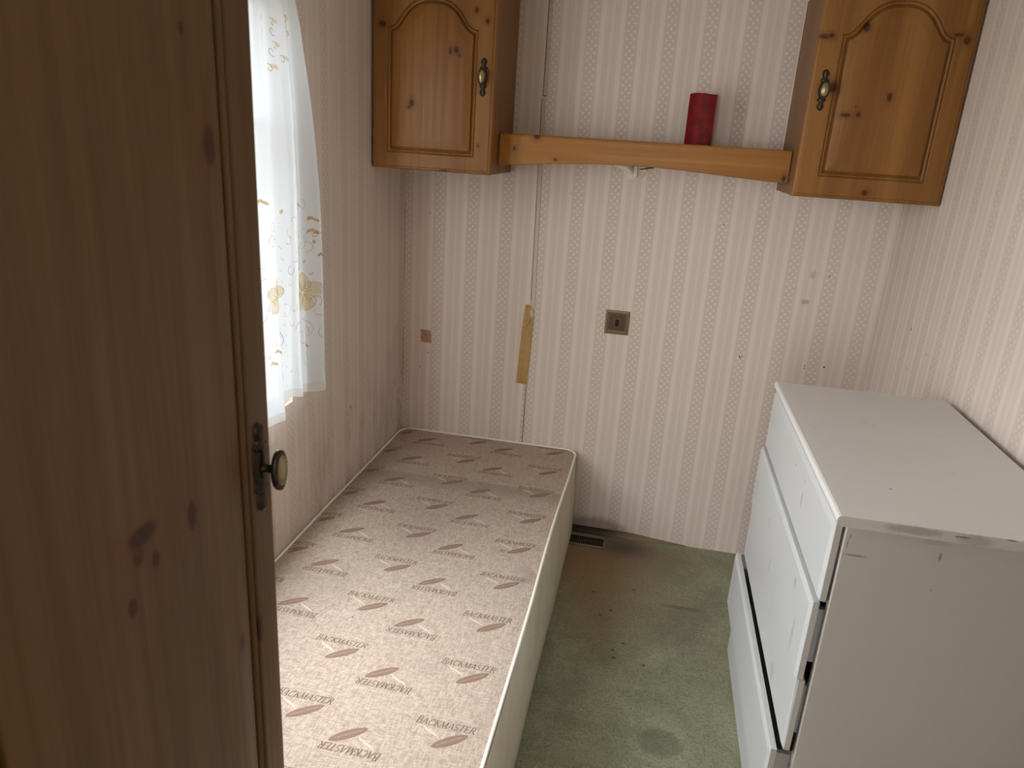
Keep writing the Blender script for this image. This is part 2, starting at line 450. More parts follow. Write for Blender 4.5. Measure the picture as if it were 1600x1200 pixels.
# slim dark strips painted in for the shadow gaps beside the cover strips
strip('gap_shadow_4', 0.4775, 0.4790, 1.600, 0.4770, 0.4785, CEIL, plain('shadow gap line', (0.16, 0.11, 0.075), 0.8), 0.0008)
strip('gap_shadow_5', 0.4862, 0.4878, 0.900, 0.4742, 0.4758, 1.590, bpy.data.materials['shadow gap line'], 0.0008)
strip('gap_shadow_6', 0.4905, 0.4915, 0.330, 0.4912, 0.4922, 0.575, bpy.data.materials['shadow gap line'], 0.0008)
strip('gap_shadow_7', 0.4765, 0.4925, 1.5985, 0.4765, 0.4925, 1.6010, bpy.data.materials['shadow gap line'], 0.0040)

# skirting batten at the foot of the back wall
def skirt_mat():
    t = NT('stained skirting'); o = t.xyz()
    f = t.m('ADD', t.ss(o[0], 0.80, 1.0), t.m('MULTIPLY', t.m('SUBTRACT', t.noise(30, 4), 0.5), 0.5), clamp=True)
    col = t.mix(f, (0.030, 0.018, 0.011), (0.24, 0.170, 0.10))
    return t.fin(col, 0.5, 0.4)
sb = MB(); rows = []
for k in range(7):
    a = k / 6 * math.pi / 2
    rows.append([(0.0, -0.022 * math.sin(a), 0.024 * math.cos(a)), (0.95, -0.021 * math.sin(a), 0.021 * math.cos(a)), (1.06, -0.012 * math.sin(a), 0.010 * math.cos(a)), (1.16, -0.003 * math.sin(a), 0.002 * math.cos(a))])
sb.grid(rows); sb.add([r[3] for r in rows] + [(1.16, 0, 0)], [tuple(range(8))]); sb.add([r[0] for r in rows] + [(0, 0, 0)], [tuple(range(8))])
struct(sb.build('baseboard_back', skirt_mat()))

# fixture of the added hall lamp
hf = MB().lathe((0.95, -3.45, CEIL), [(0.001, 0), (0.17, 0), (0.17, -0.03), (0.155, -0.05), (0.001, -0.052)], 40)
te = NT('added lamp diffuser'); te.b.inputs['Emission Color'].default_value = (1, .93, .85, 1); te.b.inputs['Emission Strength'].default_value = 3
tag(hf.build('added_hall_light', te.fin((.8, .8, .78), .5)), 'round flat white fill light added in the hall to brighten the room', 'fill light')


# ------------------------------------------------------------------ panelled pine doors
def seg_dist(px, pz, poly):
    d = np.full(px.shape, 1e9); inside = np.zeros(px.shape, bool)
    n = len(poly)
    for i in range(n):
        ax, az = poly[i]; bx, bz = poly[(i + 1) % n]
        ex, ez = bx - ax, bz - az; L = ex * ex + ez * ez + 1e-18
        tt = np.clip(((px - ax) * ex + (pz - az) * ez) / L, 0, 1)
        d = np.minimum(d, np.hypot(px - ax - tt * ex, pz - az - tt * ez))
        c = (az > pz) != (bz > pz)
        with np.errstate(divide='ignore', invalid='ignore'):
            xi = (bx - ax) * (pz - az) / (bz - az if bz != az else 1e-18) + ax
        inside ^= c & (px < xi)
    return np.where(inside, d, -d)

def arch_panel(l, r, b, zs, H):
    c, hw = (l + r) / 2, (r - l) / 2
    pts = [(l, b), (r, b)]
    for i in range(61):
        t = 1 - 2 * i / 60
        k = float(np.interp(abs(t), [0, .1, .2, .34, .46, .56, .65, .72, .79, .86, .93, 1], [1, .996, .98, .91, .80, .67, .50, .34, .17, .06, .01, 0]))
        pts.append((c + t * hw, zs + H * k))
    return pts

PROF_D = [-1, -0.0012, 0.0004, 0.0018, 0.0032, 0.0086, 0.0102, 0.0136, 0.0152, 0.0300, 0.040, 2]
PROF_H = [0, 0, -0.0062, -0.0062, -0.0012, -0.0042, -0.0125, -0.0125, -0.0030, -0.0010, 0.0, 0.0]
EDGE_D = [0, 0.0010, 0.0030, 0.0070, 0.0082, 0.0100, 1]
EDGE_H = [-0.0080, -0.0055, -0.0035, -0.0026, -0.0036, 0.0, 0.0]

def door_mesh(mb, a0, a1, b0, b1, poly, to_world, av, bv, thick=0.018):
    A, B = np.meshgrid(np.array(av), np.array(bv))
    h = np.interp(seg_dist(A, B, poly), PROF_D, PROF_H)
    e = np.minimum(np.minimum(A - a0, a1 - A), np.minimum(B - b0, b1 - B))
    h = np.minimum(h, np.interp(e, EDGE_D, EDGE_H))
    nb, na = A.shape
    rows = [[to_world(A[i, j], B[i, j], h[i, j]) for j in range(na)] for i in range(nb)]
    mb.grid(rows, 0, True)
    # edges and back
    F = -0.0080
    c = [to_world(a, b, q) for q in (F, -thick) for a, b in ((a0, b0), (a1, b0), (a1, b1), (a0, b1))]
    mb.add(c, [(0, 1, 5, 4), (1, 2, 6, 5), (2, 3, 7, 6), (3, 0, 4, 7), (4, 5, 6, 7)])
    return mb

def handle_parts(door, to_world, a, b, s=1.0):
    ks = 1.18
    """ornate drop-shaped backplate with an oval knob; a lateral, b vertical, h outwards"""
    half = [(-.0525, .0005), (-.0510, .0042), (-.0475, .0072), (-.0435, .0092), (-.0395, .0088), (-.0350, .0068), (-.0310, .0052),
            (-.0290, .0075), (-.0265, .0112), (-.0240, .0118), (-.0215, .0085), (-.0190, .0074), (-.0140, .0100), (-.0070, .0122)]
    prof = half + [(0.0, .0128)] + [(-q, w) for q, w in half[::-1]]
    mb = MB(); rows = []
    for bb, w in prof:
        w *= s; bb = bb * s; row = []
        th = 0.0066 * min(1, w / 0.006)
        for k in range(13):
            u = -1 + 2 * k / 12
            row.append(to_world(a + u * w, b + bb, th * (1 - abs(u) ** 2.6) + 0.0002))
        rows.append(row)
    mb.grid(rows, 0, True)
    # raised beads on the lobes and curls
    for bb, w, rr in ((-.043, 0, .0045), (.043, 0, .0045), (-.0255, .0085, .0030), (-.0255, -.0085, .0030), (.0255, .0085, .0030), (.0255, -.0085, .0030)):
        for i in range(4):
            pass
        r_ = []
        for i in range(5):
            ph = i / 4 * math.pi / 2
            r_.append([to_world(a + w * s + rr * s * math.cos(ph) * math.cos(q * math.pi / 5), b + bb * s + rr * s * math.cos(ph) * math.sin(q * math.pi / 5), 0.0032 + 0.0022 * math.sin(ph)) for q in range(10)])
        mb.grid(r_, 0, True, closeu=True)
    mb.build('handle_plate', M_BRONZE, door)
    kb = MB(); s0 = s; s = ks
    ring = [(.0060, .0010), (.0050, .0040), (.0040, .0090), (.0042, .0140), (.0070, .0160), (.0100, .0170), (.0112, .0190),
            (.0112, .0210), (.0104, .0228), (.0090, .0236), (.0084, .0232)]
    r_ = []
    for rr, h in ring:
        el = 1.0 if rr < .0065 else 1.78
        r_.append([to_world(a + s * rr * math.cos(q * math.pi / 14), b + s * rr * el * math.sin(q * math.pi / 14), s * h) for q in range(28)])
    kb.grid(r_, 0, True, closeu=True)
    # beaded rim
    for q in range(26):
        an = 2 * math.pi * q / 26
        cx_, cz_ = s * .0106 * math.cos(an), s * .0106 * 1.78 * math.sin(an)
        bb_ = []
        for i in range(4):
            ph = i / 3 * math.pi / 2
            bb_.append([to_world(a + cx_ + .0012 * math.cos(ph) * math.cos(g * math.pi / 3), b + cz_ + .0012 * math.cos(ph) * math.sin(g * math.pi / 3), s * .0222 + .0012 * math.sin(ph)) for g in range(6)])
        kb.grid(bb_, 0, True, closeu=True)
    r_ = []
    for rr, h in ((.0085, .0232), (.0074, .0246), (.0052, .0258), (.0026, .0264), (.0002, .0266)):
        r_.append([to_world(a + s * rr * math.cos(q * math.pi / 14), b + s * rr * 1.78 * math.sin(q * math.pi / 14), s * h) for q in range(28)])
    kb.grid(r_, 1, True, closeu=True)
    kb.build('knob', [M_BRONZE, M_BRASS], door)['label'] = 'oval knob with bright brass centre'

def frange(a, b, st):
    n = max(1, int(round((b - a) / st)));
    return [a + (b - a) * i / n for i in range(n)]

# ---- wall cabinets
def cabinet(label, x0, x1, zb, zt, dl, dr, poly, knots, hx, hz, seed):
    base = Vector(((x0 + x1) / 2, -0.16, zb))
    T = thing('wall_cabinet', label, 'cabinet', base, 'pine wall cabinets either side of the shelf')
    c = MB(); t = 0.016; yf = -0.3185
    c.box((x0, yf, zb), (x0 + t, -0.001, zt), 0.0008); c.box((x1 - t, yf, zb), (x1, -0.001, zt), 0.0008)
    c.box((x0 + t, yf, zb + 0.001), (x1 - t, -0.001, zb + t), 0.0008); c.box((x0 + t, yf, zt - t), (x1 - t, -0.001, zt), 0.0008)
    c.box((x0 + t, -0.006, zb + t), (x1 - t, -0.001, zt - t)); c.box((x0 + t, yf + .02, (zb + zt) / 2), (x1 - t, -0.006, (zb + zt) / 2 + t))
    c.build('carcass', wood('pine foil carcass ' + str(seed), (0.26, 0.120, 0.038), (0.17, 0.072, 0.020), seed=seed + 5, rough=0.42), T)
    kn = [((kx - base.x, -0.338 - base.y, kz - base.z), (rx, 0.05, rz)) for kx, kz, rx, rz in knots]
    D = MB()
    tw = lambda a, b, h: (a, -0.3375 - h, b)
    av = frange(dl, dl + .012, .0010) + frange(dl + .012, dr - .012, .0012) + frange(dr - .012, dr, .0010) + [dr]
    bv = frange(zb, zb + .012, .0010) + frange(zb + .012, zt - .006, .0012) + frange(zt - .006, zt, .001) + [zt]
    door_mesh(D, dl, dr, zb - 0.0, zt, poly, tw, av, bv)
    d = D.build('door', wood('pine foil door ' + str(seed), knots=kn, seed=seed), T)
    handle_parts(d, tw, hx, hz)
    return T

cabinet('pine wall cabinet hanging in the left corner, arched panel door with knob at right',
        0.003, 0.383, 1.346, 1.905, 0.006, 0.387, arch_panel(.055, .332, 1.396, 1.748, .082),
        [(.250, 1.690, .005, .012), (.268, 1.692, .008, .010), (.278, 1.678, .004, .005), (.133, 1.540, .009, .012), (.125, 1.528, .006, .004),
         (.325, 1.800, .006, .009), (.358, 1.772, .006, .008), (.040, 1.755, .012, .010), (.345, 1.430, .004, .006), (.24, 1.351, .012, .003)],
        .353, 1.622, 1.0)
cabinet('pine wall cabinet hanging in the right corner, arched panel door with knob at left',
        1.273, 1.664, 1.350, 1.905, 1.269, 1.662, arch_panel(1.331, 1.607, 1.409, 1.772, .085),
        [(1.385, 1.792, .009, .014), (1.283, 1.765, .018, .007), (1.300, 1.768, .008, .006), (1.475, 1.622, .007, .013), (1.372, 1.572, .016, .006),
         (1.405, 1.575, .007, .008), (1.633, 1.768, .010, .013), (1.611, 1.780, .014, .005), (1.462, 1.372, .009, .009), (1.328, 1.640, .012, .016), (1.395, 1.595, .002, .002)],
        1.303, 1.632, 9.0)

# ---- wardrobe in front of the window wall, its door faces the room
def wardrobe():
    X = 0.492
    base = Vector((0.25, -2.32, 0))
    T = thing('wardrobe', 'tall dark pine wardrobe with an ornate bronze knob, close by at far left', 'wardrobe', base)
    y1, y0, zt, t = -1.902, -2.785, 1.93, 0.016
    c = MB()
    c.box((0.002, y1 - t, 0.0), (X, y1, zt), 0.0008); c.box((0.002, y0, 0.0), (X, y0 + t, zt), 0.0008)
    c.box((0.002, y0 + t, 0.06), (X, y1 - t, 0.06 + t)); c.box((0.002, y0 + t, zt - t), (X, y1 - t, zt))
    c.box((0.002, y0 + t, 0.08), (0.008, y1 - t, zt - t)); c.box((X - 0.03, y0 + t, 0), (X - 0.012, y1 - t, 0.06))
    c.box((0.01, -2.352, 0.08), (X - 0.001, -2.336, zt - t))
    c.build('carcass', wood('pine foil wardrobe carcass', (0.26, 0.120, 0.038), (0.17, 0.072, 0.020), seed=11), T)
    tw = lambda a, b, h: (X + 0.018 + h, -a, b)           # a = -y
    for i, (ya, yb) in enumerate(((1.905, 2.3405), (2.3465, 2.782))):
        kn = []
        if i == 0:
            src = [(2.058, 1.099, .008, .016), (2.133, 1.100, .008, .012), (2.112, 1.084, .006, .010), (2.146, 1.057, .006, .010),
                   (1.989, .905, .007, .014), (1.951, .897, .006, .022), (1.990, 1.430, .011, .020), (2.02, 1.52, .004, .006), (2.125, 1.115, .02, .010)]
            kn = [((X + .018 - base.x, -a - base.y, b), (0.05, rx, rz)) for a, b, rx, rz in src]
        D = MB()
        av = frange(ya, ya + .012, .001) + frange(ya + .012, ya + .085, .0010) + frange(ya + .085, yb - .085, .005) + frange(yb - .085, yb - .012, .0010) + frange(yb - .012, yb, .001) + [yb]
        bv = frange(.075, .087, .001) + frange(.087, .17, .0016) + frange(.17, 1.70, .02) + frange(1.70, 1.908, .003) + frange(1.908, 1.92, .001) + [1.92]
        door_mesh(D, ya, yb, .075, 1.92, arch_panel(ya + .049, yb - .049, .13, 1.76, .09), tw, av, bv)
        wm = wood('pine foil wardrobe door ' + str(i), (0.172, 0.092, 0.036), (0.088, 0.042, 0.015), knots=kn, seed=3.5 + i, rough=0.40)
        if i == 0:
            # pale chip in the foil
            pass
        d = D.build('door', wm, T)
        handle_parts(d, tw, ya + .032 if i == 0 else yb - .032, 1.095)
    return T
wardrobe()

# ---- shelf between the cabinets
sh_base = Vector((0.39, 0, 1.40))
SH = tag(bpy.data.objects.new('wall_shelf', None), 'pine shelf with a shallow arched front rail fixed between the two wall cabinets', 'shelf')
COL.objects.link(SH); SH.location = (0.40, -0.0, 1.40)
M_PINE_H = wood('pine foil rail', axis=0, seed=2.0, c1=(0.385, 0.172, 0.036), c2=(0.23, 0.088, 0.014),
                knots=[((0.035, -.21, 0.028), (.005, .06, .006)), ((0.105, -.21, 0.066), (.010, .06, .008)),
                       ((0.168, -.21, 0.002), (.006, .06, .004)), ((0.858, -.21, -0.008), (.006, .06, .010))])
MB().box((0.3845, -0.203, 1.448), (1.2715, -0.002, 1.4685), 0.001).build('shelf_board', M_PINE_H, SH)
v = MB(); top, bot = [], []
N = 96
rows = []
for i in range(N + 1):
    u = i / N; x = 0.3875 + (1.2685 - 0.3875) * u
    s_ = min(1, max(0, (u - 0.05) / 0.32)); s2 = min(1, max(0, (0.97 - u) / 0.50))
    e = lambda q: q * q * (3 - 2 * q)
    zb_ = float(np.interp(u, [0, .06, .13, .20, .27, .35, .43, .52, .62, .73, .83, .93, 1], [1.3750, 1.3790, 1.3845, 1.3895, 1.3935, 1.3970, 1.3988, 1.3992, 1.3970, 1.3920, 1.3862, 1.3815, 1.3800]))
    zt_ = 1.4725; y0_, y1_ = -0.2225, -0.2040; r = 0.006
    rows.append([(x, y1_, zb_), (x, y0_ + .002, zb_), (x, y0_, zb_ + .002), (x, y0_, zt_ - r * 1.5), (x, y0_ + .0014, zt_ - r * 1.4), (x, y0_ + .0016, zt_ - r * .7), (x, y0_ + .004, zt_ - r * .2), (x, y0_ + .007, zt_), (x, y1_, zt_)])
v.grid(rows, 0, False, closeu=True)
v.add(rows[0], [tuple(range(9))]); v.add(rows[-1], [tuple(range(9))])
v.build('front_rail', M_PINE_H, SH)

# ---- red candle
def candle():
    t = NT('red wax'); n = t.noise(28, 5, 0.65)
    col = t.mix(t.ss(n, 0.35, 0.72), (0.225, 0.005, 0.007), (0.110, 0.003, 0.004))
    col = t.mix(t.m('MULTIPLY', t.ss(t.noise(16, 3), .6, .75), .5), col, (0.22, 0.02, 0.018))
    t.b.inputs['Subsurface Weight'].default_value = 0.15; t.b.inputs['Subsurface Radius'].default_value = (.004, .001, .001)
    t.b.inputs['Subsurface Scale'].default_value = 1.0
    t.bump(n, 0.35, 0.002)
    M = t.fin(col, 0.33, 0.5)
    cx_, cy_, zb_ = 1.000, -0.108, 1.4687
    T = thing('candle', 'dark red pillar candle with flat sides standing on the pine shelf', 'candle', (cx_, cy_, zb_))
    c = MB(); R = 0.0475; rows = []
    def ring(r, z, k=0):
        row = []
        for i in range(6):
            a0 = math.radians(-98 + 60 * i); a1 = math.radians(-98 + 60 * (i + 1))
            for j in range(8):
                q = j / 8
                p = Vector((math.cos(a0), math.sin(a0))).lerp(Vector((math.cos(a1), math.sin(a1))), q)
                rr = p.length * 0.82 + 0.18 * 0.955        # faintly rounded corners
                p = p.normalized() * rr * r
                w = 0.0012 * math.sin(3.1 * a0 + q * 4 + k)
                row.append((cx_ + p.x * 1.0, cy_ + p.y, z + (w if k else 0)))
        return row
    for r, z, k in ((R * .97, zb_, 0), (R, zb_ + .002, 0), (R * 1.0, zb_ + .05, 0), (R * .995, zb_ + .12, 0), (R * .99, zb_ + .150, 1), (R * .965, zb_ + .1535, 1), (R * .92, zb_ + .1535, 1), (R * .87, zb_ + .150, 1), (R * .6, zb_ + .146, 0), (R * .05, zb_ + .145, 0)):
        rows.append(ring(r, z, k))
    c.grid(rows, 0, False, closeu=True); c.add(rows[0], [tuple(range(48))])
    b = c.build('wax_body', M, T)
    MB().tube([(cx_, cy_, zb_ + .144), (cx_ + .001, cy_, zb_ + .150), (cx_ + .003, cy_ - .001, zb_ + .1535)], .0012, 6).build('wick', M_DARK, T)
candle()

# ---- small wall light under the shelf
def wall_light():
    T = thing('wall_light', 'small cream wall light partly hidden under the pine shelf', 'light', (0.808, 0, 1.39))
    c = (0.808, 0, 1.392)
    MB().lathe(c, [(.0001, .0135), (.020, .0132), (.036, .0105), (.0425, .006), (.0435, .000)], 40, 'y').build('back_plate', M_CREAM, T)
    a = MB(); a.box((0.806, -.042, 1.358), (0.820, -.010, 1.412), .003)
    a.build('bracket', M_CREAM, T)
    s = MB(); rows = []
    # tilted bell shade, mouth facing down to the left
    ax = Vector((-0.34, -0.22, -0.91)).normalized(); e1 = ax.cross(Vector((0, 1, 0))).normalized(); e2 = ax.cross(e1)
    o = Vector((0.784, -.048, 1.416))
    for r, h in ((.001, -.012), (.012, -.011), (.017, -.004), (.020, .010), (.026, .024), (.033, .034), (.0315, .034), (.024, .023), (.018, .010), (.001, .0)):
        rows.append([o + ax * h + e1 * r * math.cos(q * math.pi / 14) + e2 * r * math.sin(q * math.pi / 14) for q in range(28)])
    s.grid(rows, 0, True, closeu=True); s.build('lamp_shade', M_CREAM, T)
    MB().tube([(.826, -.012, 1.386), (.845, -.010, 1.389), (.862, -.008, 1.3925), (.878, -.007, 1.3935)], .0022, 8).build('cord', plain('dark cord', (.05, .045, .04), .5), T)
    k = MB(); k.box((.872, -.016, 1.387), (.893, -.0, 1.3985), .002); k.box((.894, -.012, 1.390), (.903, -.0, 1.3975), .0015)
    k.build('cord_connector', M_WHITEPL, T)
wall_light()

# ---- brass switch plate
def switch():
    c = Vector((0.8055, 0, 0.8538)); T = thing('light_switch', 'square antique brass switch plate with black rocker on the back wall', 'switch', c)
    p = MB(); h = .043
    rows = []
    for r, y in ((h, .0), (h, -.003), (h - .0015, -.0048), (h - .006, -.0055), (h - .0075, -.0046), (h - .0095, -.0046), (h - .011, -.0056), (h - .013, -.0050)):
        rows.append([(c.x + a * r, y, c.z + b * r) for a, b in ((-1, -1), (1, -1), (1, 1), (-1, 1))])
    p.grid(rows, 0, False, closeu=True)
    # rope edge beads
    for i in range(4):
        for k in range(26):
            q = -1 + 2 * (k + .5) / 26; r = h - .0085
            a, b = [(q, -1), (1, q), (q, 1), (-1, q)][i]
            x, z = c.x + a * r, c.z + b * r
            p.add([(x - .0012, -.0046, z), (x, -.0046, z - .0012), (x + .0012, -.0046, z), (x, -.0046, z + .0012), (x, -.0060, z)], [(0, 1, 4), (1, 2, 4), (2, 3, 4), (3, 0, 4)])
    p.build('rim', M_BRASS_L, T)
    r = h - .0128
    MB().box((c.x - r, -.0050, c.z - r), (c.x + r, -.0001, c.z + r), .0004).build('face_plate', M_BRASS_D, T)
    MB().box((c.x - .0095, -.0056, c.z - .0145), (c.x + .0095, -.0045, c.z + .0145), .0004).build('rocker_surround', M_BRASS_L, T)
    k = MB(); k.add([(c.x - .0075, -.0056, c.z - .0125), (c.x + .0075, -.0056, c.z - .0125), (c.x + .0075, -.0056, c.z + .0125), (c.x - .0075, -.0056, c.z + .0125),
                     (c.x - .0075, -.0105, c.z - .0125), (c.x + .0075, -.0105, c.z - .0125), (c.x + .0075, -.0065, c.z + .0125), (c.x - .0075, -.0065, c.z + .0125)],
                    [(0, 1, 2, 3), (4, 5, 6, 7), (0, 1, 5, 4), (1, 2, 6, 5), (2, 3, 7, 6), (3, 0, 4, 7)])
    k.build('rocker', M_BLACK, T)
switch()

# ---- parcel tape over the joint and a square of tape
def tape_mat(name, c1, c2):
    t = NT(name)
    n = t.noise(60, 4, 0.6); n2 = t.noise(9, 3, 0.5, stretch=(3, 1, 1))
    col = t.mix(t.ss(n, .35, .7), c1, c2); col = t.mix(t.ss(n2, .45, .7, 0, .4), col, tuple(q * 0.7 for q in c2))
    t.bump(n2, 0.4, 0.002)
    return t.fin(col, 0.38, 0.5)
mt = tape_mat('yellowed parcel tape', (0.50, 0.325, 0.115), (0.42, 0.255, 0.085))
tp = MB(); rows = []
outl = [(0.4515, .4945, .5800), (.4525, .4950, .62), (.4560, .4975, .70), (.4600, .4995, .79), (.4630, .5010, .835), (.4645, .4960, .848), (.4655, .4880, .855), (.4665, .4870, .872), (.4675, .4900, .880), (.4685, .4850, .885)]
for xl_, xr_, z in outl:
    row = []
    for k in range(12):
        x = xl_ + (xr_ - xl_) * k / 11
        over = 0.0038 if 0.474 < x < 0.506 else 0.0
        row.append((x, -0.0006 - over - 0.0004 * math.sin(z * 90 + k), z))
    rows.append(row)
tp.grid(rows, 0, True)
tp.grid([[(x, -.0002, z) for (x, y, z) in r] for r in rows], 0, True, flip=True)
tp.add([(.4870, -.0050, .850), (.5010, -.0052, .835), (.5005, -.0095, .862), (.492, -.0098, .873), (.4870, -.0065, .872)], [(0, 1, 2, 3, 4), (4, 3, 2, 1, 0)], 1)
tp.add([(.4760, -.0052, .805), (.492, -.0053, .832), (.494, -.0060, .829), (.478, -.0053, .803)], [(0, 1, 2, 3)], 2)
tag(tp.build('parcel_tape', [mt, plain('pale torn tape backing', (.62, .54, .38), .5), plain('tape crease', (.28, .16, .05), .5)]),
    'long vertical strip of yellowed tape with a torn top end stuck over the wall joint', 'tape')
sq = MB(); n_ = 6
rows = [[(0.0700 + .0015 * math.sin(j * 2) + (0.0425 - (.003 if j > 4 else 0)) * i / n_, -0.0008 - .0006 * math.sin(i * 1.3 + j), 0.7000 + .0490 * j / n_ - 0.002 * i / n_) for i in range(n_ + 1)] for j in range(n_ + 1)]
sq.grid(rows, 0, True); sq.grid([[(x, -.0001, z) for x, y, z in r] for r in rows], 0, True, flip=True)
tag(sq.build('tape_square', tape_mat('brown masking tape', (0.46, 0.275, 0.160), (0.37, 0.215, 0.120))),
    'small brown square of tape stuck to the back wall above the bed', 'tape')

# ---- floor vent by the skirting
def vent():
    x0, x1, y0, y1 = 0.640, 0.856, -0.122, -0.040
    T = thing('floor_vent', 'narrow dark metal air vent in the carpet beside the divan and skirting', 'vent', ((x0 + x1) / 2, (y0 + y1) / 2, 0))
    fr = MB(); t = .009
    fr.box((x0, y0, 0.0005), (x1, y0 + t, .007), .0015); fr.box((x0, y1 - t, 0.0005), (x1, y1, .006), .0015)
    fr.box((x0, y0, 0.0005), (x0 + t, y1, .006), .0015); fr.box((x1 - t, y0, 0.0005), (x1, y1, .006), .0015)
    fr.build('frame', plain('scuffed brown metal', (0.24, 0.18, 0.13), 0.45, 0.5, 0.1, 0.4, 60), T)['label'] = 'scuffed pale metal frame'
    MB().box((x0 + t, y0 + t, .0002), (x1 - t, y1 - t, .0012)).build('duct', M_DARK, T)
    s = MB()
    for i in range(24):
        x = x0 + t + .004 + i * (x1 - x0 - 2 * t - .008) / 23
        for ya, yb in ((y0 + t, (y0 + y1) / 2 - .002), ((y0 + y1) / 2 + .002, y1 - t)):
            s.box((x - .0014, ya, .0015), (x + .0014, yb, .0045))
    s.box((x0 + t, (y0 + y1) / 2 - .002, .0014), (x1 - t, (y0 + y1) / 2 + .002, .0050))
    s.build('grille', plain('dark vent metal', (0.10, 0.075, 0.060), 0.4, 0.5, 0.6, 0.6, 90), T)
vent()

# ------------------------------------------------------------------ divan base
BX0, BX1, BY0, BY1, BZ = 0.006, 0.706, -1.885, -0.008, 0.342
def rr_range(y, grow=0.0, r=0.050):
    """x extent of the rounded rectangle at depth y"""
    xl, xr = BX0 - grow, BX1 + grow
    d = min(y - (BY0 - grow), (BY1 + grow) - y)
    if d < r:
        k = r - math.sqrt(max(0.0, r * r - (r - d) ** 2))
        xl += k; xr -= k
    if y < -0.25: xr += 0.004 * math.sin((y + 0.25) * 4.0) * (1 if y > -1.7 else 0)
    return xl, xr
def bed_h(x, y):
    return BZ + 0.0015 * math.sin(x * 9 + 1) * math.sin(y * 5) - 0.004 * max(0, 1 - min(x - BX0, BX1 - x, y - BY0, BY1 - y) / 0.03) ** 2
def outline(n=10, r=0.050, grow=0.0, z=None):
    pts = []
    for cx_, cy_, a0 in ((BX1 - r, BY0 + r, -90), (BX1 - r, BY1 - r, 0), (BX0 + r, BY1 - r, 90), (BX0 + r, BY0 + r, 180)):
        for i in range(n + 1):
            a = math.radians(a0 + 90 * i / n)
            pts.append((cx_ + (r + grow) * math.cos(a), cy_ + (r + grow) * math.sin(a)))
    # subdivide long sides
    out = []
    for i, p in enumerate(pts):
        q = pts[(i + 1) % len(pts)]; L = math.dist(p, q); k = max(1, int(L / 0.05))
        for j in range(k):
            x, y = p[0] + (q[0] - p[0]) * j / k, p[1] + (q[1] - p[1]) * j / k
            out.append((x, y))
    return out

def ticking_mat():
    t = NT('woven divan ticking'); o = t.xyz()
    wx = t.noise(1, 2, 0.5, stretch=(520, 62, 1)); wy = t.noise(1, 2, 0.5, stretch=(80, 430, 1))
    w = t.m('ADD', t.m('MULTIPLY', wx, 0.5), t.m('MULTIPLY', wy, 0.5))
    col = t.mix(t.ss(w, 0.34, 0.66), (0.340, 0.268, 0.210), (0.570, 0.480, 0.395))
    blot = t.noise(3.2, 5, 0.6)
    col = t.mix(t.ss(blot, 0.40, 0.70, 0.0, 0.28), col, (0.39, 0.31, 0.25))
    # pinker, darker towards the wall end
    col = t.mix(t.m('MULTIPLY', t.spot((0.45 - .356, 0.05 + .95, 0), (.75, .55, 1), .9), .35), col, (0.44, 0.29, 0.21))
    def st(x, y, rx, ry, k, cc, soft=.6, wob=.6):
        nonlocal col
        col = t.mix(t.m('MULTIPLY', t.spot((x - .356, y + .95, 0), (rx, ry, 1), soft, wob, t.noise(14, 4)), k), col, cc)
    G = (0.235, 0.20, 0.185)
    st(.665, -.905, .040, .050, .45, G, .3, .5); st(.655, -.90, .028, .034, .30, (0.52, .45, .40), .4, .5)
    st(.585, -.800, .016, .009, .6, G, .5, .6)
    # greyer band running across, and a soft patch down the middle
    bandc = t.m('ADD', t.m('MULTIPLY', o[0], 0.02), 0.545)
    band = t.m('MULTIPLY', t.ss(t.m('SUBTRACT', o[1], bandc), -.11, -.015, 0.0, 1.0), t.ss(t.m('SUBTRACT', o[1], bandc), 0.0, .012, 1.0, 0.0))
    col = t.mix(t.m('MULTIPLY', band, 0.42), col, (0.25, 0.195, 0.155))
    st(.33, -.75, .10, .24, .30, (0.31, .25, .21), .8, .9)
    st(.17, -1.10, .11, .15, .32, (0.31, .25, .21), .7, .9)
    st(.30, -1.20, .002, .003, .9, (.03, .03, .03), .3, .2)
    t.bump(w, 0.55, 0.0012)
    return t.fin(col, 0.78, 0.25)
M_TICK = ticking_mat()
def cream_mat():
    t = NT('stained cream side fabric'); o = t.xyz()
    n = t.noise(6, 5, 0.65, stretch=(1, 1, .5))
    col = t.mix(t.ss(n, .35, .75, 0, .6), (0.74, 0.68, 0.55), (0.58, 0.49, 0.35))
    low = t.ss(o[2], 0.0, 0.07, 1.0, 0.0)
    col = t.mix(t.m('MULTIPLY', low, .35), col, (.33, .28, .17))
    col = t.mix(t.m('MULTIPLY', t.ss(t.noise(28, 4), .66, .74), .5), col, (.24, .18, .11))
    t.bump(t.noise(60, 4), .3, .003)
    return t.fin(col, .75, .25)
M_SIDE = cream_mat()
M_PRINT = plain('brown print', (0.195, 0.130, 0.096), 0.85, 0.1, 0, .2, 400)
M_OVAL = plain('brown oval print', (0.260, 0.175, 0.132), 0.85, 0.1, 0, .2, 400)
M_DASH = plain('oval thread print', (0.40, 0.30, 0.235), .85, .1)
M_PALE = plain('pale thread print', (0.62, 0.53, 0.44), 0.8, 0.1)

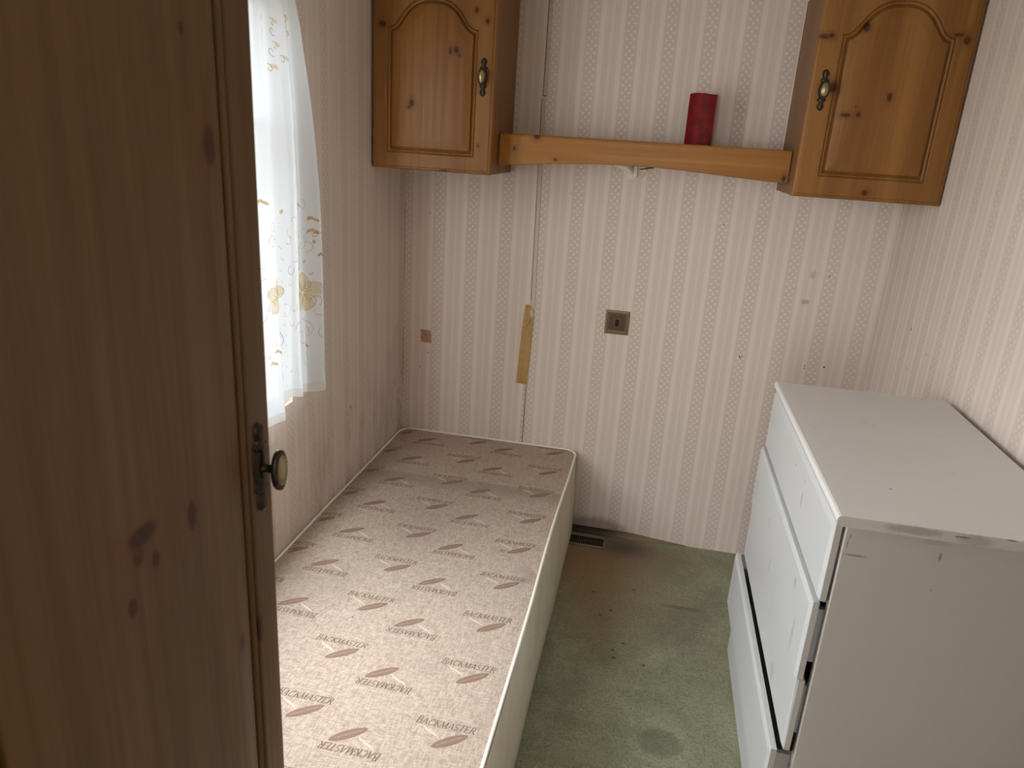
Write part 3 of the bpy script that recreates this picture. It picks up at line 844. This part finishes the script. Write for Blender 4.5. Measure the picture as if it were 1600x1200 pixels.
def arc(cx_, cy_, rx, ry, a0, a1, n=8):
    return [(cx_ + rx * math.cos(math.radians(a0 + (a1 - a0) * i / n)), cy_ + ry * math.sin(math.radians(a0 + (a1 - a0) * i / n))) for i in range(n + 1)]
TK, TH, SF = 0.150, 0.075, 0.06
GLY = {
 'B': (0.70, [([(.16, 0), (.16, 1)], TK), ([(.02, .97), (.40, .97)], SF), ([(.02, .03), (.40, .03)], SF), ([(.16, .53), (.42, .53)], SF),
              (arc(.38, .75, .20, .22, 90, -90), .12), (arc(.40, .28, .24, .25, 90, -90), .13)]),
 'A': (0.74, [([(.08, 0), (.38, 1)], TH), ([(.38, 1), (.68, 0)], TK), ([(.18, .34), (.56, .34)], SF), ([(-.02, .03), (.20, .03)], SF), ([(.54, .03), (.82, .03)], SF)]),
 'C': (0.74, [(arc(.42, .5, .34, .48, 50, 310, 14), .11), ([(.64, .72), (.66, .98)], SF)]),
 'K': (0.74, [([(.16, 0), (.16, 1)], TK), ([(.02, .97), (.30, .97)], SF), ([(.02, .03), (.30, .03)], SF), ([(.20, .44), (.62, .98)], TH), ([(.32, .58), (.70, .02)], TK), ([(.50, .97), (.74, .97)], SF), ([(.56, .03), (.82, .03)], SF)]),
 'M': (0.98, [([(.12, 0), (.16, 1)], TH), ([(.16, 1), (.48, .06)], TK), ([(.48, .06), (.80, 1)], TH), ([(.80, 1), (.86, 0)], TK), ([(.0, .03), (.24, .03)], SF), ([(.72, .03), (.98, .03)], SF), ([(.04, .97), (.2, .97)], SF)]),
 'S': (0.58, [(arc(.28, .74, .20, .23, 40, 250, 10) + arc(.28, .26, .22, .24, 70, -140, 10), .11)]),
 'T': (0.66, [([(.33, 0), (.33, 1)], TK), ([(.02, .97), (.64, .97)], TH), ([(.20, .03), (.46, .03)], SF), ([(.03, .82), (.04, .97)], SF), ([(.62, .82), (.62, .97)], SF)]),
 'E': (0.62, [([(.14, 0), (.14, 1)], TK), ([(.02, .97), (.54, .97)], TH), ([(.14, .52), (.44, .52)], SF), ([(.02, .03), (.58, .03)], TH), ([(.54, .82), (.54, .97)], SF), ([(.58, .03), (.60, .22)], SF)]),
 'R': (0.76, [([(.16, 0), (.16, 1)], TK), ([(.02, .97), (.40, .97)], SF), ([(.02, .03), (.30, .03)], SF), ([(.16, .50), (.40, .50)], SF), (arc(.38, .74, .21, .23, 90, -90), .12), ([(.36, .50), (.70, .02)], TK), ([(.60, .03), (.80, .03)], SF)]),
}
def ribbon(pts, w, z=0):
    """quad strip in the plane"""
    vs, fs = [], []
    n = len(pts)
    for i, p in enumerate(pts):
        a = pts[max(0, i - 1)]; b = pts[min(n - 1, i + 1)]
        dx, dy = b[0] - a[0], b[1] - a[1]; L = math.hypot(dx, dy) or 1
        ww = w[i] if isinstance(w, list) else w
        nx, ny = -dy / L * ww / 2, dx / L * ww / 2
        vs += [(p[0] + nx, p[1] + ny), (p[0] - nx, p[1] - ny)]
    for i in range(n - 1): fs.append((2 * i, 2 * i + 1, 2 * i + 3, 2 * i + 2))
    return vs, fs
def motif():
    """one repeat of the printed pattern around the oval's centre: list of (verts2d, faces, mat)"""
    out = []
    CAP = 0.0172; word = 'BACKMASTER'; gap = 0.045
    adv = sum(GLY[c][0] + gap for c in word); sc = 0.122 / (adv * 1.0); x = -0.019 - 0.061
    lv, lf = [], []
    for i, c in enumerate(word):
        wdt, strokes = GLY[c]; k = 1.18 if i == 0 else 1.0
        for pts, w in strokes:
            q = [(x + (px) * sc + (py) * CAP * 0.28, 0.0285 + py * CAP * k) for px, py in pts]
            vv, ff = ribbon(q, w * CAP * 0.92)
            n0 = len(lv); lv += vv; lf += [tuple(n0 + t_ for t_ in f) for f in ff]
        x += (wdt + gap) * sc
    out.append((lv, lf, 1))
    # slanted oval
    th = math.radians(36); ov = [(0, 0)]
    for k in range(28):
        a = 2 * math.pi * k / 28; u, v_ = .0385 * math.cos(a), .0105 * math.sin(a) * (1 - .25 * abs(math.cos(a)) ** 4)
        ov.append((u * math.cos(th) - v_ * math.sin(th), u * math.sin(th) + v_ * math.cos(th)))
    out.append((ov, [(0, 1 + k, 1 + (k + 1) % 28) for k in range(28)], 2))
    # faint pale dashes along the oval and a pale swash
    dv, df = [], []
    xx = -.028
    rnd = random.Random(3)
    while xx < .027:
        L = rnd.uniform(.0015, .0045)
        vv, ff = ribbon([(xx * math.cos(th), xx * math.sin(th)), ((xx + L) * math.cos(th), (xx + L) * math.sin(th))], .0026)
        n0 = len(dv); dv += vv; df += [tuple(n0 + t_ for t_ in f) for f in ff]; xx += L + .0018
    out.append((dv, df, 3))
    sw = [(-.062, .026), (-.052, .018), (-.040, .013), (-.028, .006), (-.020, -.002)]
    out.append((*ribbon(sw, [.001, .005, .006, .004, .0008]), 4))
    cu = arc(-.02, .052, .055, .006, 200, 20, 10)
    out.append((*ribbon(cu, .0012), 4))
    return out
def divan():
    base = ((BX0 + BX1) / 2, (BY0 + BY1) / 2, 0)
    base = (0.356, -0.95, 0)
    T = thing('divan_base', 'single divan bed base with beige printed top pushed into the left corner', 'bed', base)
    # body side
    b = MB(); rows = []
    for z, g in ((0.004, .0130), (0.012, .0145), (.10, .0125), (.20, .0100), (.28, .0060), (.320, .0040), (BZ - .004, .0010)):
        sh_ = lambda x, y: (rr_range(y)[1] - BX1) * (z / BZ) if x > BX1 - .001 and BY0 + .06 < y < BY1 - .06 else 0.0
        rows.append([(min(x + sh_(x, y) + g * (1 if x > .3 else 0) + .0012 * math.sin(y * 9 + z * 20) * (x > .6) * (z < .3), BX1 + .02), y, z) for x, y in outline()])
    b.grid(rows, 0, True, closeu=True)
    b.build('side_fabric', M_SIDE, T)
    # top with the print in the same mesh
    m_ = MB(); m_.keep = True; rows = []
    ys = [BY1 - .05 * (1 - math.cos(math.pi / 2 * i / 8)) for i in range(8)] + frange(BY1 - .05, BY0 + .05, -.02 if False else .02)
    ys = [BY1 - .05 * (1 - math.cos(math.pi / 2 * i / 8)) for i in range(8)]
    y = BY1 - .05
    while y > BY0 + .05: ys.append(y); y -= .02
    ys += [BY0 + .05 * (1 - math.sin(math.pi / 2 * i / 8)) for i in range(9)]
    for y in ys:
        a, c = rr_range(y); a += .0005; c -= .0005
        rows.append([(a + (c - a) * k / 36, y, bed_h(a + (c - a) * k / 36, y)) for k in range(37)])
    m_.grid(rows, 0, True, flip=True)
    M2 = motif()
    cells = [(0.030 + .3 * i, -0.065 - .1805 * k, 1) for i in range(3) for k in range(10)] + \
            [(0.137 + .3 * i, -0.100 - .1805 * k, -1) for i in range(2) for k in range(10)]
    for cx_, cy_, sgn in cells:
        for vv, ff, mi in M2:
            pts = []; ok = []
            for (u, v_) in vv:
                x, y = cx_ + sgn * u, cy_ + sgn * v_
                yy = min(max(y, BY0 + .001), BY1 - .001); a, c = rr_range(yy)
                ok.append(a + .004 < x < c - .004 and BY0 + .004 < y < BY1 - .004)
                zz = bed_h(x, y) + (.00035 if mi in (1, 2, 4) else .0006)
                pts.append((x, y, zz))
            ff2 = [f for f in ff if all(ok[i] for i in f)]
            fl = []
            for f in ff2:
                p = [pts[i] for i in f[:3]]
                cr = (p[1][0] - p[0][0]) * (p[2][1] - p[0][1]) - (p[1][1] - p[0][1]) * (p[2][0] - p[0][0])
                fl.append(f if cr > 0 else f[::-1])
            m_.add(pts, fl, {1: 1, 2: 2, 3: 4, 4: 3}[mi])
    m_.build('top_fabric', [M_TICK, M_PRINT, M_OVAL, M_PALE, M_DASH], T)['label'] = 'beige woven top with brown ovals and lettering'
    pp = [(x, y, BZ - .001) for x, y in outline()]
    pi = MB(); pi.tube([(min(x, rr_range(min(max(y, BY0 + .0), BY1))[1] + .0) if x > .5 and BY0 + .06 < y < BY1 - .06 else x, y, BZ - .0015 + .0015 * math.sin(y * 7)) for x, y, z in pp], .0042, 8, closed=True)
    pi.build('piping', plain('cream piping', (.90, .85, .73), .6), T)
divan()

# ------------------------------------------------------------------ chest of drawers
def white_mat(name, marks, col0=(0.66, 0.65, 0.635)):
    t = NT(name)
    n = t.noise(5, 5, .6)
    col = t.mix(t.ss(n, .4, .8, 0, .35), col0, tuple(q * .90 for q in col0))
    col = t.mix(t.m('MULTIPLY', t.ss(t.noise(9, 4, .7, stretch=(1, 1, .4)), .63, .75), .22), col, (.40, .39, .37))
    for c, r, k, cc in marks:
        col = t.mix(t.m('MULTIPLY', t.spot(c, r, .4, .7, t.noise(140, 3)), k), col, cc)
    t.bump(t.noise(300, 3), .04, .0005)
    return t.fin(col, .34, .45)
def chest():
    base = Vector((1.45, -1.10, 0))
    T = thing('chest_of_drawers', 'white chest of five drawers standing against the right wall, lower drawers slightly open', 'chest of drawers', base)
    L = lambda x, y, z: (x - base.x, y - base.y, z)
    SC = (0.10, .07, .05)
    top = white_mat('white laminate top', [(L(1.36, -1.33, .912), (.003, .0025, .01), .9, DK), (L(1.285, -1.05, .912), (.002, .002, .01), .8, DK),
            (L(1.43, -1.463, .905), (.012, .01, .0015), .9, SC), (L(1.36, -1.463, .905), (.03, .01, .008), .45, (.35, .28, .22)),
            (L(1.45, -1.463, .903), (.02, .01, .010), .4, (.35, .28, .22)), (L(1.50, -1.463, .911), (.008, .01, .0015), .9, SC)])
    side = white_mat('shaded laminate side', [(L(1.43, -1.466, .905), (.012, .01, .0015), .9, SC), (L(1.36, -1.466, .905), (.05, .01, .008), .35, (.2, .16, .12)),
            (L(1.45, -1.466, .903), (.03, .01, .010), .35, (.2, .16, .12)), (L(1.50, -1.466, .911), (.008, .01, .0015), .9, SC), (L(1.285, -1.455, .842), (.022, .01, .0025), .75, (.25, .14, .10)), (L(1.272, -1.455, .875), (.0012, .01, .006), .9, SC),
            (L(1.270, -1.455, .862), (.001, .01, .012), .7, SC), (L(1.41, -1.455, .862), (.003, .01, .010), .6, SC), (L(1.296, -1.455, .892), (.006, .01, .0015), .9, SC),
            (L(1.40, -1.455, .885), (.03, .01, .006), .35, (.3, .24, .2)), (L(1.41, -1.455, .80), (.0015, .01, .0015), .8, SC)], (.42, .39, .355))  # same white laminate, darkened in colour for the shaded side
    endm = white_mat('shaded board end', [(L(1.43, -1.466, .905), (.012, .01, .0015), .9, SC), (L(1.36, -1.466, .905), (.05, .01, .008), .5, (.2, .16, .12)),
            (L(1.45, -1.466, .903), (.03, .01, .010), .4, (.2, .16, .12)), (L(1.50, -1.466, .911), (.008, .01, .0015), .9, SC), (L(1.58, -1.466, .905), (.04, .01, .010), .4, (.2, .16, .12))], (.49, .455, .415))  # board end of the same white, its shade put into the colour
    front = white_mat('white laminate front', [(L(1.243, -1.12, .85), (.02, .004, .003), .7, SC), (L(1.243, -1.22, .82), (.02, .003, .020), .8, SC), (L(1.243, -1.22, .86), (.02, .003, .003), .6, SC),
            (L(1.235, -.80, .64), (.02, .006, .030), .55, (.2, .2, .2)), (L(1.235, -1.02, .66), (.02, .016, .012), .5, (.25, .25, .24)), (L(1.235, -1.02, .66), (.02, .012, .009), .5, (.52, .53, .52)),
            (L(1.235, -1.33, .70), (.02, .010, .012), .6, (.30, .27, .22)), (L(1.24, -1.17, .52), (.02, .002, .003), .9, DK), (L(1.235, -1.10, .60), (.02, .006, .02), .5, (.25, .25, .25)),
            (L(1.235, -1.38, .62), (.02, .008, .04), .5, (.28, .27, .25)), (L(1.24, -1.28, .46), (.02, .02, .02), .4, (.25, .25, .25))], (.495, .51, .51))
    y0, y1, xb = -1.455, -0.745, 1.640
    c = MB()
    c.box((1.264, y0 - .004, .10), (xb, y0 + .015, .894), .0012); c.box((1.264, y1 - .015, .10), (xb, y1, .894), .0012)
    c.box((1.290, y0 - .004, 0), (xb, y0 + .015, .101)); c.box((1.290, y1 - .015, 0), (xb, y1, .101))
    c.box((xb - .004, y0 + .015, .05), (xb, y1 - .015, .894)); c.box((1.275, y0 + .015, 0), (1.290, y1 - .015, .095), .001)
    c.box((1.266, y0 + .015, .880), (1.33, y1 - .015, .894)); c.box((1.275, y0 + .015, .095), (xb - .004, y1 - .015, .105))
    c.build('carcass', side, T)
    # top board with half round front edge
    tb = MB(); rows = []
    ya, yb, zt, th, xf = -1.466, -.735, .9125, .0185, 1.2445
    pr = [(xb + .006, zt), (xf + .006, zt), (xf + .0025, zt - .0015), (xf + .0007, zt - .0045), (xf, zt - .0085), (xf + .0010, zt - .0130), (xf + .004, zt - .0165), (xf + .0085, zt - th), (xb + .006, zt - th)]
    rows = [[(x, y, z) for x, z in pr] for y in (ya, ya + .001, yb - .001, yb)]
    tb.grid(rows, 0, False, closeu=True); tb.add(rows[0], [tuple(range(9))], 1); tb.add(rows[-1], [tuple(range(9))])
    tb.build('top', [top, endm], T)
    for i, (xf, za, zb_) in enumerate(((1.2450, .743, .892), (1.2365, .5805, .7395), (1.2410, .4235, .5790), (1.2200, .2650, .4200), (1.2435, .1080, .2615))):
        d = MB(); th_ = .0145; ch, cd = .010, .0035; cb = .001 if i == 1 else .006; ct = .0012 if i == 2 else ch; ya, yb = y0 + .0035, y1 - .0035
        rg = [[(xf + th_, ya, za), (xf + th_, yb, za), (xf + th_, yb, zb_), (xf + th_, ya, zb_)],
              [(xf + cd + .001, ya, za), (xf + cd + .001, yb, za), (xf + cd + .001, yb, zb_), (xf + cd + .001, ya, zb_)],
              [(xf + cd, ya + .001, za + .001), (xf + cd, yb - .001, za + .001), (xf + cd, yb - .001, zb_ - .001), (xf + cd, ya + .001, zb_ - .001)],
              [(xf, ya + ch, za + cb), (xf, yb - ch, za + cb), (xf, yb - ch, zb_ - ct), (xf, ya + ch, zb_ - ct)]]
        if i == 2: rg[2] = [(xf + cd, ya + .001, za + .001), (xf + cd, yb - .001, za + .001), (xf + .0005, yb - .001, zb_ - .0003), (xf + .0005, ya + .001, zb_ - .0003)]
        d.grid(rg, 0, False, closeu=True); d.add(rg[0], [(0, 1, 2, 3)]); d.add(rg[3], [(0, 1, 2, 3)]); d.mi[3] = 1
        dr = d.build('drawer', [front, side], T)
        bx = MB(); a, b_ = y0 + .028, y1 - .028; xi, xo = xf + th_, min(xf + .38, xb - .006); zl, zh = za + .022, zb_ - .028
        bx.box((xi, a, zl), (xo, a + .010, zh)); bx.box((xi, b_ - .010, zl), (xo, b_, zh)); bx.box((xo - .010, a + .010, zl), (xo, b_ - .010, zh)); bx.box((xi, a + .010, zl), (xo - .010, b_ - .010, zl + .004))
        bx.build('drawer_box', M_WHITE_IN, dr)['label'] = 'greyish drawer box side'
chest()

# ------------------------------------------------------------------ curtains
def curtain_mats():
    t = NT('white voile'); t.t.nodes.remove(t.b)
    dif = t.n('ShaderNodeBsdfDiffuse'); tr = t.n('ShaderNodeBsdfTranslucent'); tp_ = t.n('ShaderNodeBsdfTransparent')
    n = t.noise(900, 2)
    c = t.mix(n, (.84, .86, .87), (.93, .94, .94))
    t.l(c, dif.inputs[0]); tr.inputs[0].default_value = (.19, .205, .22, 1)
    m1 = t.n('ShaderNodeMixShader'); m1.inputs[0].default_value = .32; t.l(dif.outputs[0], m1.inputs[1]); t.l(tr.outputs[0], m1.inputs[2])
    m2 = t.n('ShaderNodeMixShader'); m2.inputs[0].default_value = .02; t.l(m1.outputs[0], m2.inputs[1]); t.l(tp_.outputs[0], m2.inputs[2])
    t.l(m2.outputs[0], t.out.inputs[0])
    def thread(nm, col):
        t2 = NT(nm); t2.t.nodes.remove(t2.b)
        d = t2.n('ShaderNodeBsdfDiffuse'); r = t2.n('ShaderNodeBsdfTransparent'); d.inputs[0].default_value = (*col, 1); r.inputs[0].default_value = (*(q ** .42 for q in col), 1)
        mm = t2.n('ShaderNodeMixShader'); mm.inputs[0].default_value = .78; t2.l(d.outputs[0], mm.inputs[1]); t2.l(r.outputs[0], mm.inputs[2]); t2.l(mm.outputs[0], t2.out.inputs[0])
        return t2.mat
    return [t.mat, thread('gold thread', (.72, .42, .14)), thread('pale gold thread', (.93, .78, .50)), thread('grey thread', (.60, .54, .42)), thread('cream hem', (.93, .91, .82))]
CM_ = curtain_mats()
ZT = 1.79
def far_edge(z):
    pts = [(.78, -.842), (.90, -.846), (1.06, -.848), (1.30, -.850), (1.40, -.860), (1.50, -.873), (1.66, -.912), (1.72, -.935), (1.80, -.955)]
    return float(np.interp(z, [p[0] for p in pts], [p[1] for p in pts]))
def make_curtain(label, edge, inner, sgn, seed):
    """edge(z): outer edge in y; inner: other edge in y"""
    def fold(s, z):
        k = (ZT - z) / (ZT - .78)
        A = .005 + .011 * k
        ph = s * 2 * math.pi * 3.2 + seed + .5 * math.sin(3 * z + s * 5)
        return .060 + A * (math.sin(ph) + .35 * math.sin(2.3 * ph + 1.2 + 2 * z)) + .004 * math.sin(17 * s + 6 * z) - .012 * (1 - k) * 0
    def pos(s, z):
        e = edge(z); y = e + (inner - e) * s
        return (max(fold(s, z), .012) + .0, max(y + .006 * math.sin(s * 30 + seed), -1.896), z)
    def hem(s):
        return float(np.interp(s, [0, .03, .10, .30, .53, .56, .57, .70, 1], [.790, .778, .783, .800, .812, .810, .776, .772, .780]))
    c = MB(); rows = []
    NZ, NS = 70, 150
    for i in range(NZ + 1):
        rows.append([None] * (NS + 1))
        for j in range(NS + 1):
            s = j / NS; z = hem(s) + (ZT - hem(s)) * i / NZ
            rows[i][j] = pos(s, z)
    c.grid(rows, 0, True)
    # hem band, a second layer of cloth
    hr = []
    for i in range(4):
        hr.append([(lambda p: (p[0] + .0010, p[1], p[2]))(pos(j / NS, hem(j / NS) + .0005 + .022 * i / 3)) for j in range(NS + 1)])
    c.grid(hr, 4, True)
    def emb(pts, w, mi):
        # pts in (distance from the outer edge, height)
        vs, fs = ribbon(pts, w); P = []
        for d, z in vs:
            e = edge(z); s = abs(d / (inner - e)); s = min(max(s, 0.002), .999)
            p = pos(s, z); P.append((p[0] + .0016, p[1], p[2]))
        c.add(P, fs, mi)
    def blob(cx_, cz_, rx, rz, rot, mi, n=14):
        ca, sa = math.cos(rot), math.sin(rot)
        rows_ = []
        for i in range(5):
            r_ = i / 4
            rr_ = []
            for q in range(n):
                a = 2 * math.pi * q / n; u, v_ = rx * r_ * math.cos(a), rz * r_ * math.sin(a)
                d, z = cx_ + u * ca - v_ * sa, cz_ + u * sa + v_ * ca
                e = edge(z); s = min(max(abs(d / (inner - e)), .002), .999); p = pos(s, z)
                rr_.append((p[0] + .0014, p[1], p[2]))
            rows_.append(rr_)
        c.grid(rows_, mi, True, closeu=True)
    rnd = random.Random(seed * 10)
    def flower(cx_, cz_, R):
        for k in range(5):
            a = 2 * math.pi * k / 5 + .4
            blob(cx_ + R * .55 * math.cos(a), cz_ + R * .55 * math.sin(a), R * .48, R * .36, a, 2)
        for k in range(7):
            a = 2 * math.pi * k / 7; emb([(cx_ + R * .15 * math.cos(a), cz_ + R * .15 * math.sin(a)), (cx_ + R * .6 * math.cos(a + .3), cz_ + R * .6 * math.sin(a + .3))], .0014, 1)
        for k in range(5):
            a = 2 * math.pi * k / 5 + .4
            emb(arc(cx_ + R * .55 * math.cos(a), cz_ + R * .55 * math.sin(a), R * .45, R * .42, math.degrees(a) - 110, math.degrees(a) + 110, 12), .0012, 1)
    def leafpair(x, z, L=.016):
        blob(x, z, L * .5, L * .22, .5, 1); blob(x + L * .6, z + L * .25, L * .4, L * .2, -.6, 1)
    def swirl(x, z, r, mi, a0=0):
        pts = [(x + r * (1 - .07 * q) * math.cos(a0 + q * .5), z + 1.35 * r * (1 - .07 * q) * math.sin(a0 + q * .5)) for q in range(12)]
        emb(pts, .0019, mi)
    flower(.072, 1.055, .052); flower(.222, 1.075, .044); flower(.40, 1.04, .044)
    for x, z, r, mi, a in ((.055, .955, .022, 2, 1), (.035, 1.20, .012, 1, 0), (.10, 1.21, .016, 3, 2), (.13, .98, .018, 3, 0), (.015, 1.19, .010, 3, 1), (.16, 1.13, .014, 3, 3), (.20, .96, .022, 3, 1),
                           (.24, 1.20, .018, 3, 0), (.20, 1.23, .012, 3, 2), (.055, 1.27, .012, 2, 1), (.30, .98, .02, 3, 2), (.35, 1.16, .016, 3, 1), (.23, .89, .014, 3, 2), (.07, .885, .02, 2, 4)):
        swirl(x, z, r, mi, a)
    for x, z in ((.03, 1.235), (.03, 1.205), (.075, 1.27), (.195, .985), (.235, .945), (.055, .915), (.20, 1.205), (.25, .92), (.10, .90), (.26, 1.29), (.09, 1.12), (.015, 1.145)):
        leafpair(x, z)
    for x, z in ((.05, 1.675), (.055, 1.645), (.115, 1.66), (.12, 1.615), (.16, 1.66), (.10, 1.59), (.14, 1.57)):
        blob(x, z, .010, .005, .3, 2, 10); swirl(x + .012, z - .004, .007, 1, x * 9)
    for x, z in ((.13, 1.64), (.14, 1.60), (.07, 1.66), (.17, 1.63)): swirl(x, z, .008, 3, x * 30)
    for k in range(46):
        x = rnd.uniform(.012, .30); z = rnd.uniform(.87, 1.25)
        r0 = rnd.uniform(.006, .015); a0 = rnd.uniform(0, 360)
        emb(arc(x, z, r0, r0 * 1.3, a0, a0 + rnd.uniform(120, 260), 8), .0014, rnd.choice([1, 2, 3]))
    for k in range(20):
        x = rnd.uniform(.012, .30); z = rnd.uniform(.87, 1.28); blob(x, z, .005, .0028, rnd.uniform(0, 3), rnd.choice([1, 2]), 8)
    # rows of tiny openwork stitches
    for k in range(14):
        z = .84 + .026 * k
        for j in range(3):
            x = .175 + .012 * j + .006 * rnd.random()
            emb([(x, z), (x + .004, z + .006 * rnd.random() + .002)], .0011, 3)
    o = c.build('curtain', CM_); tag(o, label, 'curtain')
    return o
make_curtain('white voile curtain with gold flower embroidery beside the back corner, visible past the wardrobe', far_edge, -1.22, -1, 1.0)
rod = MB(); rod.tube([(.060, -1.893, ZT + .014), (.060, -.90, ZT + .014)], .005, 12)
RT = thing('curtain_rod', 'thin white rod holding the curtains above the window', 'curtain rod', (.06, -1.41, ZT))
rod.build('rod', M_FRAME, RT)
for y in (-1.885, -.93):
    MB().box((.0005, y - .004, ZT + .010), (.060, y + .004, ZT + .018), .001).build('bracket', M_FRAME, RT)
